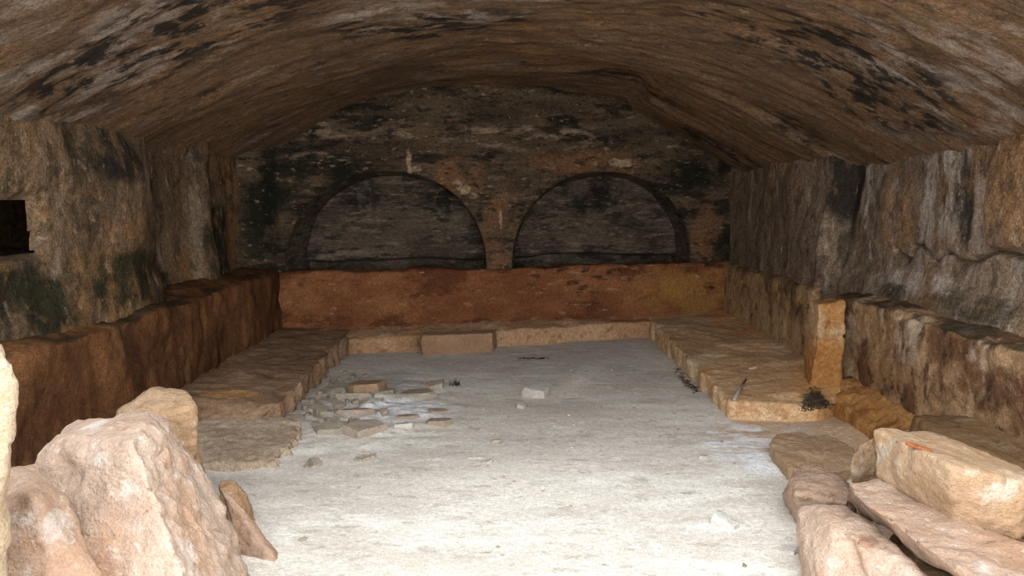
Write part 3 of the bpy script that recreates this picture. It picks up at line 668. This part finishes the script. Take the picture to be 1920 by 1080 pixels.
# scattered crumbs on the dust
for i in range(46):
    px, py = r.uniform(560, 1400), r.uniform(670, 1060)
    p = onz(px, py)
    if p.x > 1.35 or p.x < -1.2 or p.y > 6.7: continue
    s = r.uniform(.012, .028)
    tag(pebble('stone_crumb', p.x, p.y, floor_z(p.x, p.y) - .002, s, s * .8, s * .5, r.uniform(0, 3), M[r.choice(['white', 'rub', 'rub'])], 800 + i), 'tiny stone crumb scattered on the trodden dust', 'stone', 'stone crumbs on the dust')

# ------------------------------------------------------------------ stick, shards, twigs
def tube(name, pts, rad, mat, parent=None, sides=7):
    bm = bmesh.new(); rings = []
    P = [Vector(p) for p in pts]
    for i, p in enumerate(P):
        t = (P[min(i + 1, len(P) - 1)] - P[max(i - 1, 0)]).normalized()
        u = t.orthogonal().normalized(); v = t.cross(u)
        rr = rad[i] if hasattr(rad, '__len__') else rad
        rings.append([bm.verts.new(p + rr * (math.cos(a) * u + math.sin(a) * v)) for a in [2 * math.pi * k / sides for k in range(sides)]])
    for a, b in zip(rings[:-1], rings[1:]):
        for k in range(sides): bm.faces.new((a[k], a[(k + 1) % sides], b[(k + 1) % sides], b[k]))
    bm.faces.new(rings[0][::-1]); bm.faces.new(rings[-1])
    bmesh.ops.recalc_face_normals(bm, faces=bm.faces)
    me = bpy.data.meshes.new(name); bm.to_mesh(me); bm.free(); smooth(me)
    return link(name, me, mat, parent)
bpy.context.view_layer.update()
a = hit(rbench, 1376, 752) or onz(1378, 757, .13); b = hit(rbench, 1399, 714) or onz(1399, 716, .16)
tag(tube('stick', [a + Vector((0, -.01, .012)), a.lerp(b, .5) + Vector((0, 0, .022)), b + Vector((0, 0, .012))], [.013, .011, .006], M['stick']), 'pale weathered stick lying across the corner of the tan bench', 'stick')
a = onz(874, 860, .012); b = onz(925, 861, .012)
tag(tube('splinter', [a, a.lerp(b, .45) + Vector((0, .003, .004)), b], [.008, .009, .002], M['white']), 'thin pale splinter lying on the dust beside a white chip', 'splinter')
p = hit(rbench, 1411, 691) or onz(1411, 691, .185)
tag(pebble('stone_chip', p.x, p.y, p.z, .075, .03, .015, .5, M['white'], 541), 'small white chip on the top of the tan bench', 'stone')
p = (hit(gblock, 1722, 843) or at(1722, 846, 2.66)) + Vector((0, 0, .002))
me = hull_mesh('shard', [(x, y, z) for x, y in [(-.045, .012), (-.035, .022), (.03, .010), (.045, -.008), (.038, -.02), (-.01, -.006)] for z in (0, .012)], .004, 1); smooth(me)
shard = link('terracotta_shard', me, M['terra']); shard.location = p; shard.rotation_euler = (0, .12, -.5)
tag(shard, 'flat terracotta shard lying on the golden stone block', 'shard')
def twigs(name, cx, cy, z, rx, ry, h, n, seed, label, upright=False):
    r = random.Random(seed); bm = bmesh.new()
    for i in range(n):
        a = r.uniform(0, 6.28); k = math.sqrt(r.random())
        p = Vector((cx + rx * k * math.cos(a), cy + ry * k * math.sin(a), z + r.uniform(0, h) * (0 if upright else 1)))
        L = r.uniform(.02, .07); b = r.uniform(0, 6.28); e = r.uniform(.6, 1.4) if upright else r.uniform(-.1, .4)
        d = Vector((math.cos(b) * math.cos(e), math.sin(b) * math.cos(e), math.sin(e))) * L
        u = d.orthogonal().normalized() * .0028; v = d.normalized().cross(u)
        A = [bm.verts.new(p + w) for w in (u, -.5 * u + .87 * v, -.5 * u - .87 * v)]; T = bm.verts.new(p + d)
        for k2 in range(3): bm.faces.new((A[k2], A[(k2 + 1) % 3], T))
        bm.faces.new(A[::-1])
    me = bpy.data.meshes.new(name); bm.to_mesh(me); bm.free()
    o = link(name, me, M['twig']); tag(o, label, 'debris'); o['kind'] = 'stuff'; return o
def litter(name, tri, n, seed, label):
    r = random.Random(seed); bm = bmesh.new()
    for i in range(n):
        a, b = sorted((r.random(), r.random())); w = (a, b - a, 1 - b)
        q = [sum(w[k] * tri[k][m] for k in range(3)) + r.gauss(0, 3) for m in (0, 1)]
        hits = [h for h in (hit(o, *q) for o in (rbench, ridge, floor_o)) if h]
        if not hits: continue
        p = min(hits, key=lambda v: v.y) + Vector((0, 0, .004 + .015 * r.random()))
        L = r.uniform(.02, .055); b = r.uniform(0, 6.28); e = r.uniform(-.2, .6)
        d = Vector((math.cos(b) * math.cos(e), math.sin(b) * math.cos(e), math.sin(e))) * L
        u = d.orthogonal().normalized() * .0035; v = d.normalized().cross(u)
        A = [bm.verts.new(p + t) for t in (u, -.5 * u + .87 * v, -.5 * u - .87 * v)]; T = bm.verts.new(p + d)
        for k in range(3): bm.faces.new((A[k], A[(k + 1) % 3], T))
        bm.faces.new(A[::-1])
    me = bpy.data.meshes.new(name); bm.to_mesh(me); bm.free()
    o = link(name, me, M['twig']); tag(o, label, 'debris'); o['kind'] = 'stuff'
litter('leaf_litter', [(1520, 728), (1560, 765), (1502, 774)], 420, 551, 'dark dry leaf litter in the notch at the end of the tan bench')
litter('dry_grass', [(1262, 688), (1312, 742), (1290, 728)], 110, 554, 'thin dark grass debris along the foot of the tan bench')
p = onz(852, 726)
twigs('dry_twigs', p.x, p.y, floor_z(p.x, p.y), .05, .04, .02, 40, 552, 'tuft of dry black twigs beside the greenish pale stone', True)
p = onz(1000, 672)
twigs('dead_twig', p.x, p.y, floor_z(p.x, p.y), .14, .03, .01, 60, 553, 'scrap of dead black twigs on the floor before the back step')
